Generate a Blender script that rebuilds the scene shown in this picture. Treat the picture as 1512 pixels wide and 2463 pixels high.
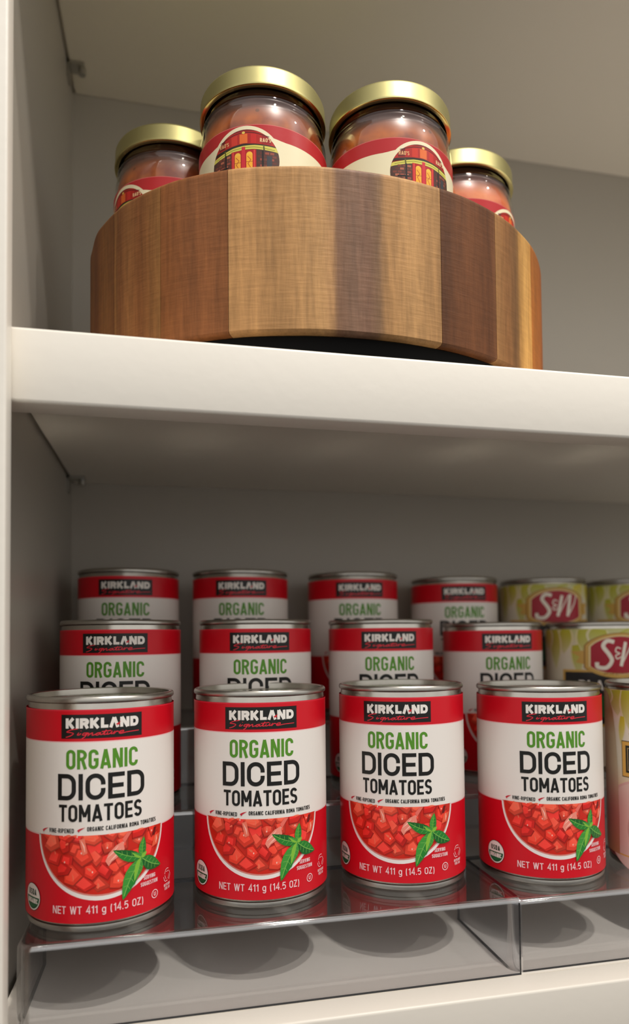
import bpy, bmesh, math, random
from mathutils import Vector, Matrix
from mathutils.geometry import tessellate_polygon

for o in list(bpy.data.objects):
    bpy.data.objects.remove(o, do_unlink=True)
SC = bpy.context.scene
COL = SC.collection
PI = math.pi

# ------------------------------------------------------------------ camera
W, H = 1512, 2463
CX, CY, CZ = 0.08595, -0.33339, 0.18037
YAW, PIT, ROL = 0.22144, 0.03582, -0.01044
FPX, PPX, PPY = 1687.99, 793.65, 1475.53
F = Vector((math.sin(YAW)*math.cos(PIT), math.cos(YAW)*math.cos(PIT), math.sin(PIT)))
Rt = Vector((math.cos(YAW), -math.sin(YAW), 0))
Up = Rt.cross(F)
R2 = math.cos(ROL)*Rt + math.sin(ROL)*Up
U2 = -math.sin(ROL)*Rt + math.cos(ROL)*Up
cam = bpy.data.cameras.new('camera')
cam.sensor_fit = 'HORIZONTAL'
cam.sensor_width = 36
cam.lens = FPX/W*36
cam.shift_x = -(PPX-W/2)/W
cam.shift_y = (PPY-H/2)/W
cam.clip_start = 0.01
cam.dof.use_dof = True
cam.dof.focus_distance = 0.378
cam.dof.aperture_fstop = 7.8
co = bpy.data.objects.new('camera', cam)
COL.objects.link(co)
co.matrix_world = Matrix(((R2.x, U2.x, -F.x, CX), (R2.y, U2.y, -F.y, CY), (R2.z, U2.z, -F.z, CZ), (0, 0, 0, 1)))
SC.camera = co

# ------------------------------------------------------------------ light
SC.view_settings.view_transform = 'Standard'
SC.view_settings.look = 'None'
SC.view_settings.gamma = 1
SC.view_settings.exposure = 0.0
SC.view_settings.use_curve_mapping = False
SC.cycles.use_denoising = True
SC.cycles.transparent_max_bounces = 24
SC.cycles.max_bounces = 10
SC.cycles.diffuse_bounces = 5
SC.cycles.sample_clamp_indirect = 30
SC.cycles.blur_glossy = 0.1
world = bpy.data.worlds.new('room_light')
SC.world = world
world.use_nodes = True
wn = world.node_tree.nodes['Background']
wn.inputs[1].default_value = 0.88
_nt = world.node_tree                                  # a plain room: pale walls all round, darker floor below
_tc = _nt.nodes.new('ShaderNodeTexCoord'); _sp = _nt.nodes.new('ShaderNodeSeparateXYZ'); _cr = _nt.nodes.new('ShaderNodeValToRGB')
_mr = _nt.nodes.new('ShaderNodeMapRange'); _mr.inputs[1].default_value = -1; _mr.inputs[2].default_value = 1
_nt.links.new(_tc.outputs['Generated'], _sp.inputs[0]); _nt.links.new(_sp.outputs[2], _mr.inputs[0]); _nt.links.new(_mr.outputs[0], _cr.inputs[0])
_e = _cr.color_ramp.elements
_e[0].position = 0.32; _e[0].color = (0.13, 0.12, 0.11, 1); _e[1].position = 0.50; _e[1].color = (1.0, 0.975, 0.94, 1)
_nt.links.new(_cr.outputs[0], wn.inputs[0])

def lamp(name, loc, power, size, col, target=(0.15, 0.1, 0.25)):
    l = bpy.data.lights.new(name, 'AREA')
    l.shape = 'DISK'; l.size = size; l.energy = power; l.color = col
    o = bpy.data.objects.new(name, l)
    COL.objects.link(o)
    o.location = loc
    d = Vector(target)-Vector(loc)
    o.rotation_euler = d.to_track_quat('-Z', 'Y').to_euler()
    return o
lamp('overhead_lamp', (0.37, -0.40, 1.65), 11, 0.05, (1.0, 0.95, 0.88))
lamp('overhead_lamp', (0.42, -0.66, 1.65), 7.5, 0.05, (1.0, 0.95, 0.88))
lamp('overhead_lamp', (1.15, -0.60, 1.65), 4.5, 0.06, (1.0, 0.94, 0.86))  # extra lamp added on the right to brighten the left wall

# ------------------------------------------------------------------ helpers
def s2l(c):
    c = c/255
    return c/12.92 if c <= 0.04045 else ((c+0.055)/1.055)**2.4
def rgb(r, g, b):
    return (s2l(r), s2l(g), s2l(b), 1)

def mat(name, color=None, rough=0.5, metal=0.0, bump=0.0, bscale=300, spec=0.5, var=0.0, coat=0.0):
    m = bpy.data.materials.new(name); m.use_nodes = True
    nt = m.node_tree; b = nt.nodes['Principled BSDF']
    if color: b.inputs['Base Color'].default_value = color
    b.inputs['Roughness'].default_value = rough
    b.inputs['Metallic'].default_value = metal
    b.inputs['Specular IOR Level'].default_value = spec
    b.inputs['Coat Weight'].default_value = coat
    b.inputs['Coat Roughness'].default_value = 0.12
    if bump or var:
        tc = nt.nodes.new('ShaderNodeTexCoord'); n = nt.nodes.new('ShaderNodeTexNoise')
        n.inputs['Scale'].default_value = bscale; n.inputs['Detail'].default_value = 4
        nt.links.new(tc.outputs['Object'], n.inputs['Vector'])
        if bump:
            bp = nt.nodes.new('ShaderNodeBump'); bp.inputs['Strength'].default_value = bump
            bp.inputs['Distance'].default_value = 0.001
            nt.links.new(n.outputs['Fac'], bp.inputs['Height'])
            nt.links.new(bp.outputs['Normal'], b.inputs['Normal'])
        if var:
            mx = nt.nodes.new('ShaderNodeMix'); mx.data_type = 'RGBA'
            mx.inputs[6].default_value = color
            mx.inputs[7].default_value = (color[0]*(1-var), color[1]*(1-var), color[2]*(1-var), 1)
            nt.links.new(n.outputs['Fac'], mx.inputs[0]); nt.links.new(mx.outputs[2], b.inputs['Base Color'])
    return m

def mat_col(name, rough=0.4, coat=0.0, bump=0.02, bscale=900):
    m = mat(name, (1, 1, 1, 1), rough, 0, bump, bscale, 0.32, coat=coat)
    nt = m.node_tree
    a = nt.nodes.new('ShaderNodeAttribute'); a.attribute_name = 'Col'
    nt.links.new(a.outputs['Color'], nt.nodes['Principled BSDF'].inputs['Base Color'])
    return m

def mat_clear(name, tint, ior=1.49, rough=0.012, bump=0.0, extra=0.0):
    """thin clear sheet: tinted see-through plus Fresnel mirror"""
    m = bpy.data.materials.new(name); m.use_nodes = True
    nt = m.node_tree; nt.nodes.clear()
    out = nt.nodes.new('ShaderNodeOutputMaterial')
    mx = nt.nodes.new('ShaderNodeMixShader'); tr = nt.nodes.new('ShaderNodeBsdfTransparent')
    gl = nt.nodes.new('ShaderNodeBsdfGlossy'); fr = nt.nodes.new('ShaderNodeFresnel')
    tr.inputs[0].default_value = tint; gl.inputs['Roughness'].default_value = rough
    ge = nt.nodes.new('ShaderNodeNewGeometry'); mi = nt.nodes.new('ShaderNodeMapRange')
    mi.inputs[3].default_value = ior; mi.inputs[4].default_value = 1/ior      # same mirror strength on both faces of the sheet
    nt.links.new(ge.outputs['Backfacing'], mi.inputs[0]); nt.links.new(mi.outputs[0], fr.inputs[0])
    gl.inputs[0].default_value = (0.95, 0.95, 0.95, 1)
    ad = nt.nodes.new('ShaderNodeMath'); ad.operation = 'ADD'; ad.use_clamp = True; ad.inputs[1].default_value = extra
    nt.links.new(fr.outputs[0], ad.inputs[0]); nt.links.new(ad.outputs[0], mx.inputs[0]); nt.links.new(tr.outputs[0], mx.inputs[1]); nt.links.new(gl.outputs[0], mx.inputs[2])
    nt.links.new(mx.outputs[0], out.inputs[0])
    if bump:
        tc = nt.nodes.new('ShaderNodeTexCoord'); n = nt.nodes.new('ShaderNodeTexNoise'); n.inputs['Scale'].default_value = 45
        bp = nt.nodes.new('ShaderNodeBump'); bp.inputs['Strength'].default_value = bump; bp.inputs['Distance'].default_value = 0.001
        nt.links.new(tc.outputs['Object'], n.inputs['Vector']); nt.links.new(n.outputs['Fac'], bp.inputs['Height'])
        nt.links.new(bp.outputs['Normal'], gl.inputs['Normal']); nt.links.new(bp.outputs['Normal'], fr.inputs['Normal'])
    return m

def add(name, me, parent=None, mats=(), smooth=None):
    o = bpy.data.objects.new(name, me)
    COL.objects.link(o)
    if parent: o.parent = parent
    for m in mats: me.materials.append(m)
    if smooth is not None:
        me.polygons.foreach_set('use_smooth', [True]*len(me.polygons))
        me.set_sharp_from_angle(angle=math.radians(smooth))
    return o

def thing(name, label, cat, loc=(0, 0, 0), rotz=0, group=None):
    o = bpy.data.objects.new(name, None); COL.objects.link(o)
    o.empty_display_size = 0.01
    o.location = loc; o.rotation_euler = (0, 0, rotz)
    o['label'] = label; o['category'] = cat
    if group: o['group'] = group
    return o

def box(name, a, b, m, parent=None, bevel=0.0, seg=3, kind=None):
    bm = bmesh.new()
    bmesh.ops.create_cube(bm, size=1)
    for v in bm.verts:
        v.co = Vector([(a[i]+b[i])/2 + v.co[i]*(b[i]-a[i]) for i in range(3)])
    if bevel:
        bmesh.ops.bevel(bm, geom=list(bm.edges), offset=bevel, segments=seg, profile=0.5, affect='EDGES')
    me = bpy.data.meshes.new(name); bm.to_mesh(me); bm.free()
    o = add(name, me, parent, [m], 40 if bevel else None)
    if kind: o['kind'] = kind
    return o

def lathe(name, prof, m, parent=None, seg=96, smooth=35, loc=(0, 0, 0), rfun=None, t0=-180, t1=180):
    """prof: list of (r, z); closed round z"""
    bm = bmesh.new(); full = (t1-t0) >= 359.9
    n = seg if full else seg+1
    rings = []
    for i in range(n):
        t = math.radians(t0+(t1-t0)*i/seg)
        s = rfun(math.degrees(t)) if rfun else 0
        rings.append([bm.verts.new(((r+s)*math.sin(t), -(r+s)*math.cos(t), z)) for r, z in prof])
    for i in range(seg):
        A, B = rings[i], rings[(i+1) % n]
        for j in range(len(prof)-1):
            try: bm.faces.new((A[j], B[j], B[j+1], A[j+1]))
            except ValueError: pass
    bmesh.ops.remove_doubles(bm, verts=bm.verts, dist=1e-7)
    bmesh.ops.dissolve_degenerate(bm, edges=bm.edges, dist=1e-7)
    me = bpy.data.meshes.new(name); bm.to_mesh(me); bm.free()
    o = add(name, me, parent, [m], smooth)
    o.location = loc
    return o

def copy_thing(src, loc, rotz, label, group=None):
    r = src.copy(); COL.objects.link(r)
    r.location = loc; r.rotation_euler = (0, 0, rotz); r['label'] = label
    if group: r['group'] = group
    for ch in list(src.children):
        c = ch.copy(); COL.objects.link(c); c.parent = r
        for g in list(ch.children):
            d = g.copy(); COL.objects.link(d); d.parent = c
    return r

# ------------------------------------------------------------------ flat print, wrapped round a cylinder
class Print:
    """flat coloured shapes in millimetres (u along the girth, v up), stacked in hair-thin layers"""
    def __init__(s):
        s.bm = bmesh.new(); s.cl = s.bm.loops.layers.float_color.new('Col'); s.layer = 0
    def up(s, n=1): s.layer += n
    def tri(s, pts, cols):
        vs = [s.bm.verts.new((p[0], p[1], s.layer)) for p in pts]
        try: f = s.bm.faces.new(vs)
        except ValueError: return
        for i, l in enumerate(f.loops): l[s.cl] = cols[i] if isinstance(cols, list) else cols
    def poly(s, pts, col):
        pts = [Vector((p[0], p[1], 0)) for p in pts]
        for t in tessellate_polygon([pts]):
            s.tri([pts[i] for i in t], [col[i] for i in t] if isinstance(col, list) else col)
    def rect(s, x0, y0, x1, y1, col): s.tri([(x0, y0), (x1, y0), (x1, y1), (x0, y1)], col)
    def ell(s, x, y, rx, ry, col, n=48, a0=0, a1=360):
        P = [(x+rx*math.cos(math.radians(a0+(a1-a0)*i/n)), y+ry*math.sin(math.radians(a0+(a1-a0)*i/n))) for i in range(n+(0 if a1-a0 >= 360 else 1))]
        s.poly(P, col)
    def ring(s, x, y, rx, ry, w, col, n=60, a0=0, a1=360):
        P = [(x+rx*math.cos(math.radians(a0+(a1-a0)*i/n)), y+ry*math.sin(math.radians(a0+(a1-a0)*i/n))) for i in range(n+1)]
        s.stroke(P, w, col, closed=a1-a0 >= 360)
    def stroke(s, P, w, col, closed=False, taper=False):
        P = [Vector((p[0], p[1])) for p in P]
        Q = [P[0]]
        for p in P[1:]:
            if (p-Q[-1]).length > 1e-5: Q.append(p)
        P = Q
        if closed and (P[0]-P[-1]).length < 1e-4: P = P[:-1]
        n = len(P)
        if n < 2: return
        L = []
        for i in range(n):
            a = P[(i-1) % n] if (closed or i > 0) else None
            b = P[(i+1) % n] if (closed or i < n-1) else None
            d1 = (P[i]-a).normalized() if a is not None else None
            d2 = (b-P[i]).normalized() if b is not None else None
            if d1 is None: d1 = d2
            if d2 is None: d2 = d1
            n1 = Vector((-d1.y, d1.x)); n2 = Vector((-d2.y, d2.x))
            m = n1+n2
            if m.length < 1e-4: m = n1
            m.normalize()
            k = 1/max(0.42, m.dot(n1))
            ww = w
            if taper: ww = w*(0.25+0.75*math.sin(PI*min(1, max(0, i/(n-1)))))
            L.append((P[i]+m*k*ww/2, P[i]-m*k*ww/2))
        for i in range(n if closed else n-1):
            A, B = L[i], L[(i+1) % n]
            s.tri([A[0], A[1], B[1], B[0]], col)
    def build(s, name, R, m, parent, base_z=0.0, step=4e-6, off=0.0, du=1.0, umax=None):
        bm = s.bm
        us = [v.co.x for v in bm.verts]; lo, hi = min(us), max(us)
        k = math.ceil(lo/du)
        while k*du < hi:
            g = bm.verts[:]+bm.edges[:]+bm.faces[:]
            bmesh.ops.bisect_plane(bm, geom=g, plane_co=(k*du, 0, 0), plane_no=(1, 0, 0), dist=1e-5)
            k += 1
        for v in bm.verts:
            r = R+v.co.z*step; t = (v.co.x+off)/(R*1000)
            v.co = Vector((r*math.sin(t), -r*math.cos(t), base_z+v.co.y/1000))
        bmesh.ops.recalc_face_normals(bm, faces=bm.faces)
        for f in bm.faces:
            c = f.calc_center_median()
            if f.normal.x*c.x+f.normal.y*c.y < 0: f.normal_flip()
            f.smooth = True
        me = bpy.data.meshes.new(name); bm.to_mesh(me); bm.free()
        me.color_attributes.active_color_index = 0
        # even cylinder normals on every print layer
        nn = []
        for v in me.vertices:
            n = Vector((v.co.x, v.co.y, 0)); n.normalize(); nn.append(n)
        me.normals_split_custom_set_from_vertices(nn)
        return add(name, me, parent, [m])

def arc(cx, cy, rx, ry, a0, a1, n=8):
    return [(cx+rx*math.cos(math.radians(a0+(a1-a0)*i/n)), cy+ry*math.sin(math.radians(a0+(a1-a0)*i/n))) for i in range(n+1)]

WID = {'1': 0.55, '4': 0.95, '5': 0.9, 'g': 0.9, '(': 0.45, ')': 0.45, 'Z': 0.9, 'I': 0.3, 'M': 1.22, 'A': 1.08, 'T': 0.95, 'W': 1.5, 'N': 1.05, 'E': 0.86, 'L': 0.8, ' ': 0.55, '-': 0.6, 'S': 0.95, 'V': 1.02, 'F': 0.84, 'K': 1.05, '.': 0.3, "'": 0.25}
def glyph(ch, w, h, t):
    m = t/2; L, Rr, B, T = m, w-m, m, h-m; r = min((Rr-L)*0.5, h*0.28)
    if ch == 'O': return [arc(L+r, T-r, r, r, 180, 90)+arc(Rr-r, T-r, r, r, 90, 0)+arc(Rr-r, B+r, r, r, 0, -90)+arc(L+r, B+r, r, r, -90, -180)+[(L, T-r)]]
    if ch == 'C': return [[(Rr, T-r*1.25)]+arc(Rr-r, T-r, r, r, 0, 90)+arc(L+r, T-r, r, r, 90, 180)+arc(L+r, B+r, r, r, 180, 270)+arc(Rr-r, B+r, r, r, 270, 360)+[(Rr, B+r*1.25)]]
    if ch == 'G': return [[(Rr, T-r*1.2)]+arc(Rr-r, T-r, r, r, 0, 90)+arc(L+r, T-r, r, r, 90, 180)+arc(L+r, B+r, r, r, 180, 270)+arc(Rr-r, B+r, r, r, 270, 360)+[(Rr, h*0.47), (w*0.52, h*0.47)]]
    if ch == 'D': return [[(L, 0), (L, h)], [(L, T)]+arc(Rr-r, T-r, r, r, 90, 0)+arc(Rr-r, B+r, r, r, 0, -90)+[(L, B)]]
    if ch in 'RPB':
        q = min((T-h*0.46)/2, r*1.2)
        s_ = [[(L, 0), (L, h)], [(L, T)]+arc(Rr-q, T-q, q, q, 90, -90)+[(L, T-2*q)]]
        if ch == 'R': s_.append([(w*0.48, T-2*q+m), (Rr+m*0.1, 0)])
        if ch == 'B':
            q2 = (T-2*q-B)/2; s_.append([(L, T-2*q)]+arc(Rr-q2, B+q2, q2, q2, 90, -90)+[(L, B)])
        return s_
    if ch == 'A': return [[(m*0.9, 0), (w/2, h-m*0.2)], [(w-m*0.9, 0), (w/2, h-m*0.2)], [(w*0.24, h*0.24), (w*0.76, h*0.24)]]
    if ch == 'Λ': return [[(m*0.9, 0), (w/2-m*0.1, h)], [(w-m*0.9, 0), (w/2+m*0.1, h)]]
    if ch == 'N': return [[(L, 0), (L, h)], [(Rr, 0), (Rr, h)], [(L+m*0.2, h), (Rr-m*0.2, 0)]]
    if ch == 'I': return [[(w/2, 0), (w/2, h)]]
    if ch == 'E': return [[(L, 0), (L, h)], [(L, T), (w, T)], [(L, h/2), (w*0.93, h/2)], [(L, B), (w, B)]]
    if ch == 'F': return [[(L, 0), (L, h)], [(L, T), (w, T)], [(L, h*0.5), (w*0.9, h*0.5)]]
    if ch == 'L': return [[(L, 0), (L, h)], [(L, B), (w, B)]]
    if ch == 'T': return [[(w/2, 0), (w/2, T)], [(0, T), (w, T)]]
    if ch == 'M': return [[(L, 0), (L, h)], [(Rr, 0), (Rr, h)], [(L, h*0.98), (w/2, h*0.28)], [(Rr, h*0.98), (w/2, h*0.28)]]
    if ch == 'V': return [[(m, h), (w/2, 0)], [(w-m, h), (w/2, 0)]]
    if ch == 'W': return [[(m, h), (w*0.29, 0)], [(w*0.29, 0), (w/2, h)], [(w/2, h), (w*0.71, 0)], [(w*0.71, 0), (w-m, h)]]
    if ch == 'U': return [[(L, h)]+arc(L+r, B+r, r, r, 180, 270)+arc(Rr-r, B+r, r, r, 270, 360)+[(Rr, h)]]
    if ch == 'K': return [[(L, 0), (L, h)], [(L+m*0.6, h*0.42), (w-m*1.1, h)], [(L+m*1.1, h*0.58), (w-m*1.0, 0)]]
    if ch == 'Y': return [[(w/2, 0), (w/2, h*.45)], [(m, h), (w/2, h*.4)], [(w-m, h), (w/2, h*.4)]]
    if ch == 'S':
        q = (T-B)/4; q1 = min(q*2, (Rr-L)/2); hh = (T-B)/4
        return [arc(L+q1, T-hh, q1, hh, 20, 90)[0:]+arc(L+q1, T-hh, q1, hh, 90, 180)+arc(L+q1, T-hh, q1, hh, 180, 235, 3)+arc(Rr-q1, B+hh, q1, hh, 55, 0, 3)+arc(Rr-q1, B+hh, q1, hh, 0, -90)+arc(Rr-q1, B+hh, q1, hh, -90, -160)]
    if ch == 'Z': return [[(0, T), (Rr, T), (L, B), (w, B)]]
    if ch == '1': return [[(Rr, 0), (Rr, h)], [(Rr, T-m), (w*0.1, h*0.76)]]
    if ch == '4': return [[(w*0.74, 0), (w*0.74, h), (L, h*0.3), (w, h*0.3)]]
    if ch == '5': return [[(w*0.92, T), (w*0.2, T), (w*0.12, h*0.52)]+arc(w*0.5, h*0.33, w*0.4, h*0.28, 130, -140, 10)]
    if ch == 'g': return [[(w*0.86, h*0.7), (w*0.86, -h*0.08)]+arc(w*0.5, -h*0.08, w*0.36, h*0.15, 0, -160, 8), arc(w*0.48, h*0.36, w*0.38, h*0.31, 0, 360, 14)]
    if ch == '(': return [arc(w*1.1, h*0.42, w*0.9, h*0.68, 128, 232, 8)]
    if ch == ')': return [arc(-w*0.1, h*0.42, w*0.9, h*0.68, 52, -52, 8)]
    if ch == '-': return [[(w*0.1, h*0.4), (w*0.9, h*0.4)]]
    if ch == '.': return [[(w/2, 0), (w/2, t)]]
    if ch == "'": return [[(w/2, h), (w/2, h*.7)]]
    return []

def text(P, s, x0, x1, y0, y1, t, col, gap=0.22, slope=0.0):
    h = y1-y0; ws = [WID.get(c if c != 'Λ' else 'A', 1.0) for c in s]
    n = len(s)
    unit = (x1-x0)/(sum(ws)+gap*(n-1))
    if any(c in 'I' for c in s):                       # straight letters keep the stroke's own width
        fix = sum(1 for c in s if c == 'I')
        unit = (x1-x0-fix*t)/(sum(w for c, w in zip(s, ws) if c != 'I')+gap*(n-1))
    x = x0; L0 = P.layer+1.5; k_ = 0
    for c, wf in zip(s, ws):
        w = t if c == 'I' else wf*unit
        for st in glyph(c, w, h, t):
            P.layer = L0+0.8*(k_ % 3); k_ += 1
            P.stroke([(x+a, y0+b+slope*(x+a)) for a, b in st], t, col)
        x += w+gap*unit
    P.layer = L0+2

def btext(P, s, x0, x1, y0, y1, col, bold=0.0, shear=0.0):
    cu = bpy.data.curves.new('t', 'FONT'); cu.body = s; cu.offset = bold; cu.shear = shear; cu.resolution_u = 3
    ob = bpy.data.objects.new('t', cu); COL.objects.link(ob)
    dg = bpy.context.evaluated_depsgraph_get(); me = ob.evaluated_get(dg).to_mesh()
    vs = [v.co.copy() for v in me.vertices]
    ax, bx = min(v.x for v in vs), max(v.x for v in vs); ay, by = min(v.y for v in vs), max(v.y for v in vs)
    f = lambda v: (x0+(v.x-ax)/(bx-ax)*(x1-x0), y0+(v.y-ay)/(by-ay)*(y1-y0))
    for p in me.polygons:
        P.tri([f(vs[i]) for i in p.vertices], col)
    ob.evaluated_get(dg).to_mesh_clear()
    bpy.data.objects.remove(ob, do_unlink=True); bpy.data.curves.remove(cu)

def smoothp(pts, n=5):
    out = []
    for i in range(len(pts)-1):
        p0 = pts[max(i-1, 0)]; p1 = pts[i]; p2 = pts[i+1]; p3 = pts[min(i+2, len(pts)-1)]
        for k in range(n):
            t = k/n
            out.append(tuple(0.5*((2*p1[j])+(-p0[j]+p2[j])*t+(2*p0[j]-5*p1[j]+4*p2[j]-p3[j])*t*t+(-p0[j]+3*p1[j]-3*p2[j]+p3[j])*t**3) for j in (0, 1)))
    out.append(pts[-1]); return out

def leaf(P, base, tip, wid, c1, c2, vein, bend=0.0):
    b, t = Vector(base), Vector(tip); d = t-b; L = d.length; d.normalize(); n = Vector((-d.y, d.x))
    N = 12; mid = []; l = []; r = []
    for i in range(N+1):
        s = i/N; w = wid*math.sin(PI*s**0.85)**0.85*(1-0.25*s)
        m = b+d*L*s+n*bend*math.sin(PI*s)
        j = 0.25*(i % 2)*wid*0.15
        mid.append(m); l.append(m+n*(w+j)); r.append(m-n*(w+j))
    for i in range(N):
        P.tri([mid[i], mid[i+1], l[i+1], l[i]], c1); P.tri([mid[i], mid[i+1], r[i+1], r[i]], c2)
    P.up()
    P.stroke(mid[:-1], wid*0.10, vein, taper=False)
    for k in range(2, N-2, 2):
        for e in (l, r):
            P.stroke([mid[k].lerp(e[k+1], 0.08), mid[k].lerp(e[k+1], 0.75)], wid*0.05, vein)
    P.up()

# ------------------------------------------------------------------ materials
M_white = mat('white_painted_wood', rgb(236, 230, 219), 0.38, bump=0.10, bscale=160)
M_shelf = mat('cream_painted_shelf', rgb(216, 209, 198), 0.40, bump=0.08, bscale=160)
M_panel = mat('shade_toned_panel', rgb(176, 170, 159), 0.34, bump=0.03, bscale=500)  # base colour darkened to stand in for shade inside the cabinet
M_tin = mat('tinned_steel', rgb(205, 200, 190), 0.24, 1.0, bump=0.05, bscale=120, var=0.25)
M_tinlid = mat('dull_tin_lid', rgb(200, 196, 186), 0.26, 1.0, bump=0.05, bscale=120, var=0.2)
M_tinseam = mat('tinned_steel_rim', rgb(190, 186, 178), 0.3, 1.0, var=0.2, bscale=200)
M_print = mat_col('printed_paper_label', 0.34, bump=0.03, bscale=400)
M_gold = mat('gold_lacquered_lid', rgb(176, 168, 116), 0.46, 1.0, bump=0.03, bscale=250)
M_goldtop = mat('gold_lacquered_lid_top', rgb(226, 214, 150), 0.15, 1.0)
M_acryl = mat_clear('smoke_acrylic', (0.888, 0.892, 0.905, 1))
M_bend = mat_clear('bent_acrylic_corner', (0.86, 0.86, 0.87, 1), rough=0.05, extra=0.22)  # edge highlight boosted in the material: extra mirror share on the bends
M_acryl_edge = mat('cut_acrylic_edge', rgb(38, 40, 44), 0.12)
M_glass = mat_clear('jar_glass', (0.97, 0.96, 0.95, 1), 1.5, 0.02, 0.2)
M_black = mat('black_foot_and_shade', rgb(8, 7, 6), 0.85, spec=0.2)  # foot colour, taken near black to deepen the shaded gap under the bin
M_pin = mat('nickel_shelf_clip', rgb(190, 188, 182), 0.35, 1.0)

# ------------------------------------------------------------------ cabinet
WL, YB = 0.00186, 0.300
XR = 0.95
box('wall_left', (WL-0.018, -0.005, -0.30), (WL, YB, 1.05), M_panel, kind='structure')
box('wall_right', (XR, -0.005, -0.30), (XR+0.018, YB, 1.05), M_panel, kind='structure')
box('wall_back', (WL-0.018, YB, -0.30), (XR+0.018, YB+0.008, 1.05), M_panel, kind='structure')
box('trim_1', (-0.060, -0.0080, -0.30), (0.0156, 0.0035, 1.05), M_white, bevel=0.0012, kind='structure')
box('trim_2', (XR-0.014, -0.0080, -0.30), (XR+0.05, 0.0035, 1.05), M_white, bevel=0.0012, kind='structure')

ZF0, ZF1, ZU, YF = 0.28915, 0.32383, 0.3164, 0.0039
def shelf(label, y0, zbot, ztop, zunder, ydep=0.0175):
    t = thing('cabinet_shelf', label, 'shelf', (0, 0, zunder), 0, 'painted shelves of the pantry cabinet')
    z = zunder
    box('fascia', (WL+0.001, y0, zbot-z), (XR-0.001, y0+ydep, ztop-z), M_white, t, bevel=0.0016)
    # board with its lower side edges eased, which leaves a dark joint along the side panels
    hz = ztop-0.0004-z; e = min(0.003, hz*0.45); bm = bmesh.new(); L_, R_ = WL+0.0003, XR-0.0003; ya, yb = y0+ydep-0.0005, YB-0.0005
    P4 = [(L_, e+0.0005), (L_+0.0022, e), (L_+0.0022, 0), (R_-0.0022, 0), (R_-0.0022, e), (R_, e+0.0005), (R_, hz), (L_, hz)]
    A = [bm.verts.new((x, ya, q)) for x, q in P4]; B = [bm.verts.new((x, yb, q)) for x, q in P4]
    bm.faces.new(A); bm.faces.new(B[::-1])
    for i in range(8): bm.faces.new((A[(i+1) % 8], A[i], B[i], B[(i+1) % 8]))
    bmesh.ops.recalc_face_normals(bm, faces=bm.faces)
    me = bpy.data.meshes.new('board'); bm.to_mesh(me); bm.free(); add('board', me, t, [M_white])
    return t
shelf('white painted middle shelf with thick front edge under the wooden turntable', YF, ZF0, ZF1, ZU)
shelf('white top shelf whose shaded underside is above the sauce jars', 0.0039, 0.6607, 0.697, 0.6612)
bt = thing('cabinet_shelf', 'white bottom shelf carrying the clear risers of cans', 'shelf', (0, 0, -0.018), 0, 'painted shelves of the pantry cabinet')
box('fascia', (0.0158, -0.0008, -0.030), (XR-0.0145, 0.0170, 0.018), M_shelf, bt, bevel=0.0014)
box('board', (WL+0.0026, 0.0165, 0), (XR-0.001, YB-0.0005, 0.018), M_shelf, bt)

def clip(label, z, y):
    t = thing('shelf_clip', label, 'shelf clip', (WL, y, z), 0, 'metal clips that hold the shelves')
    bm = bmesh.new()
    def bx(a, b):
        g = bmesh.ops.create_cube(bm, size=1)
        for v in g['verts']: v.co = Vector([(a[i]+b[i])/2+v.co[i]*(b[i]-a[i]) for i in range(3)])
    bx((0.0001, -0.006, -0.013), (0.002, 0.006, -0.0002)); bx((0.0001, -0.006, -0.0022), (0.014, 0.006, -0.0002))
    me = bpy.data.meshes.new('bracket'); bm.to_mesh(me); bm.free(); add('bracket', me, t, [M_pin])
    p = lathe('peg', [(0, -0.0045), (0.003, -0.0045), (0.003, 0), (0, 0)], M_pin, t, 20)
    p.location = (0.0115, 0, -0.0024)
    return t
clip('small metal clip at the left wall under the middle shelf', ZU-0.0002, 0.275)
clip('small metal clip at the left wall high above the leftmost jar', 0.6607, 0.268)

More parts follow.
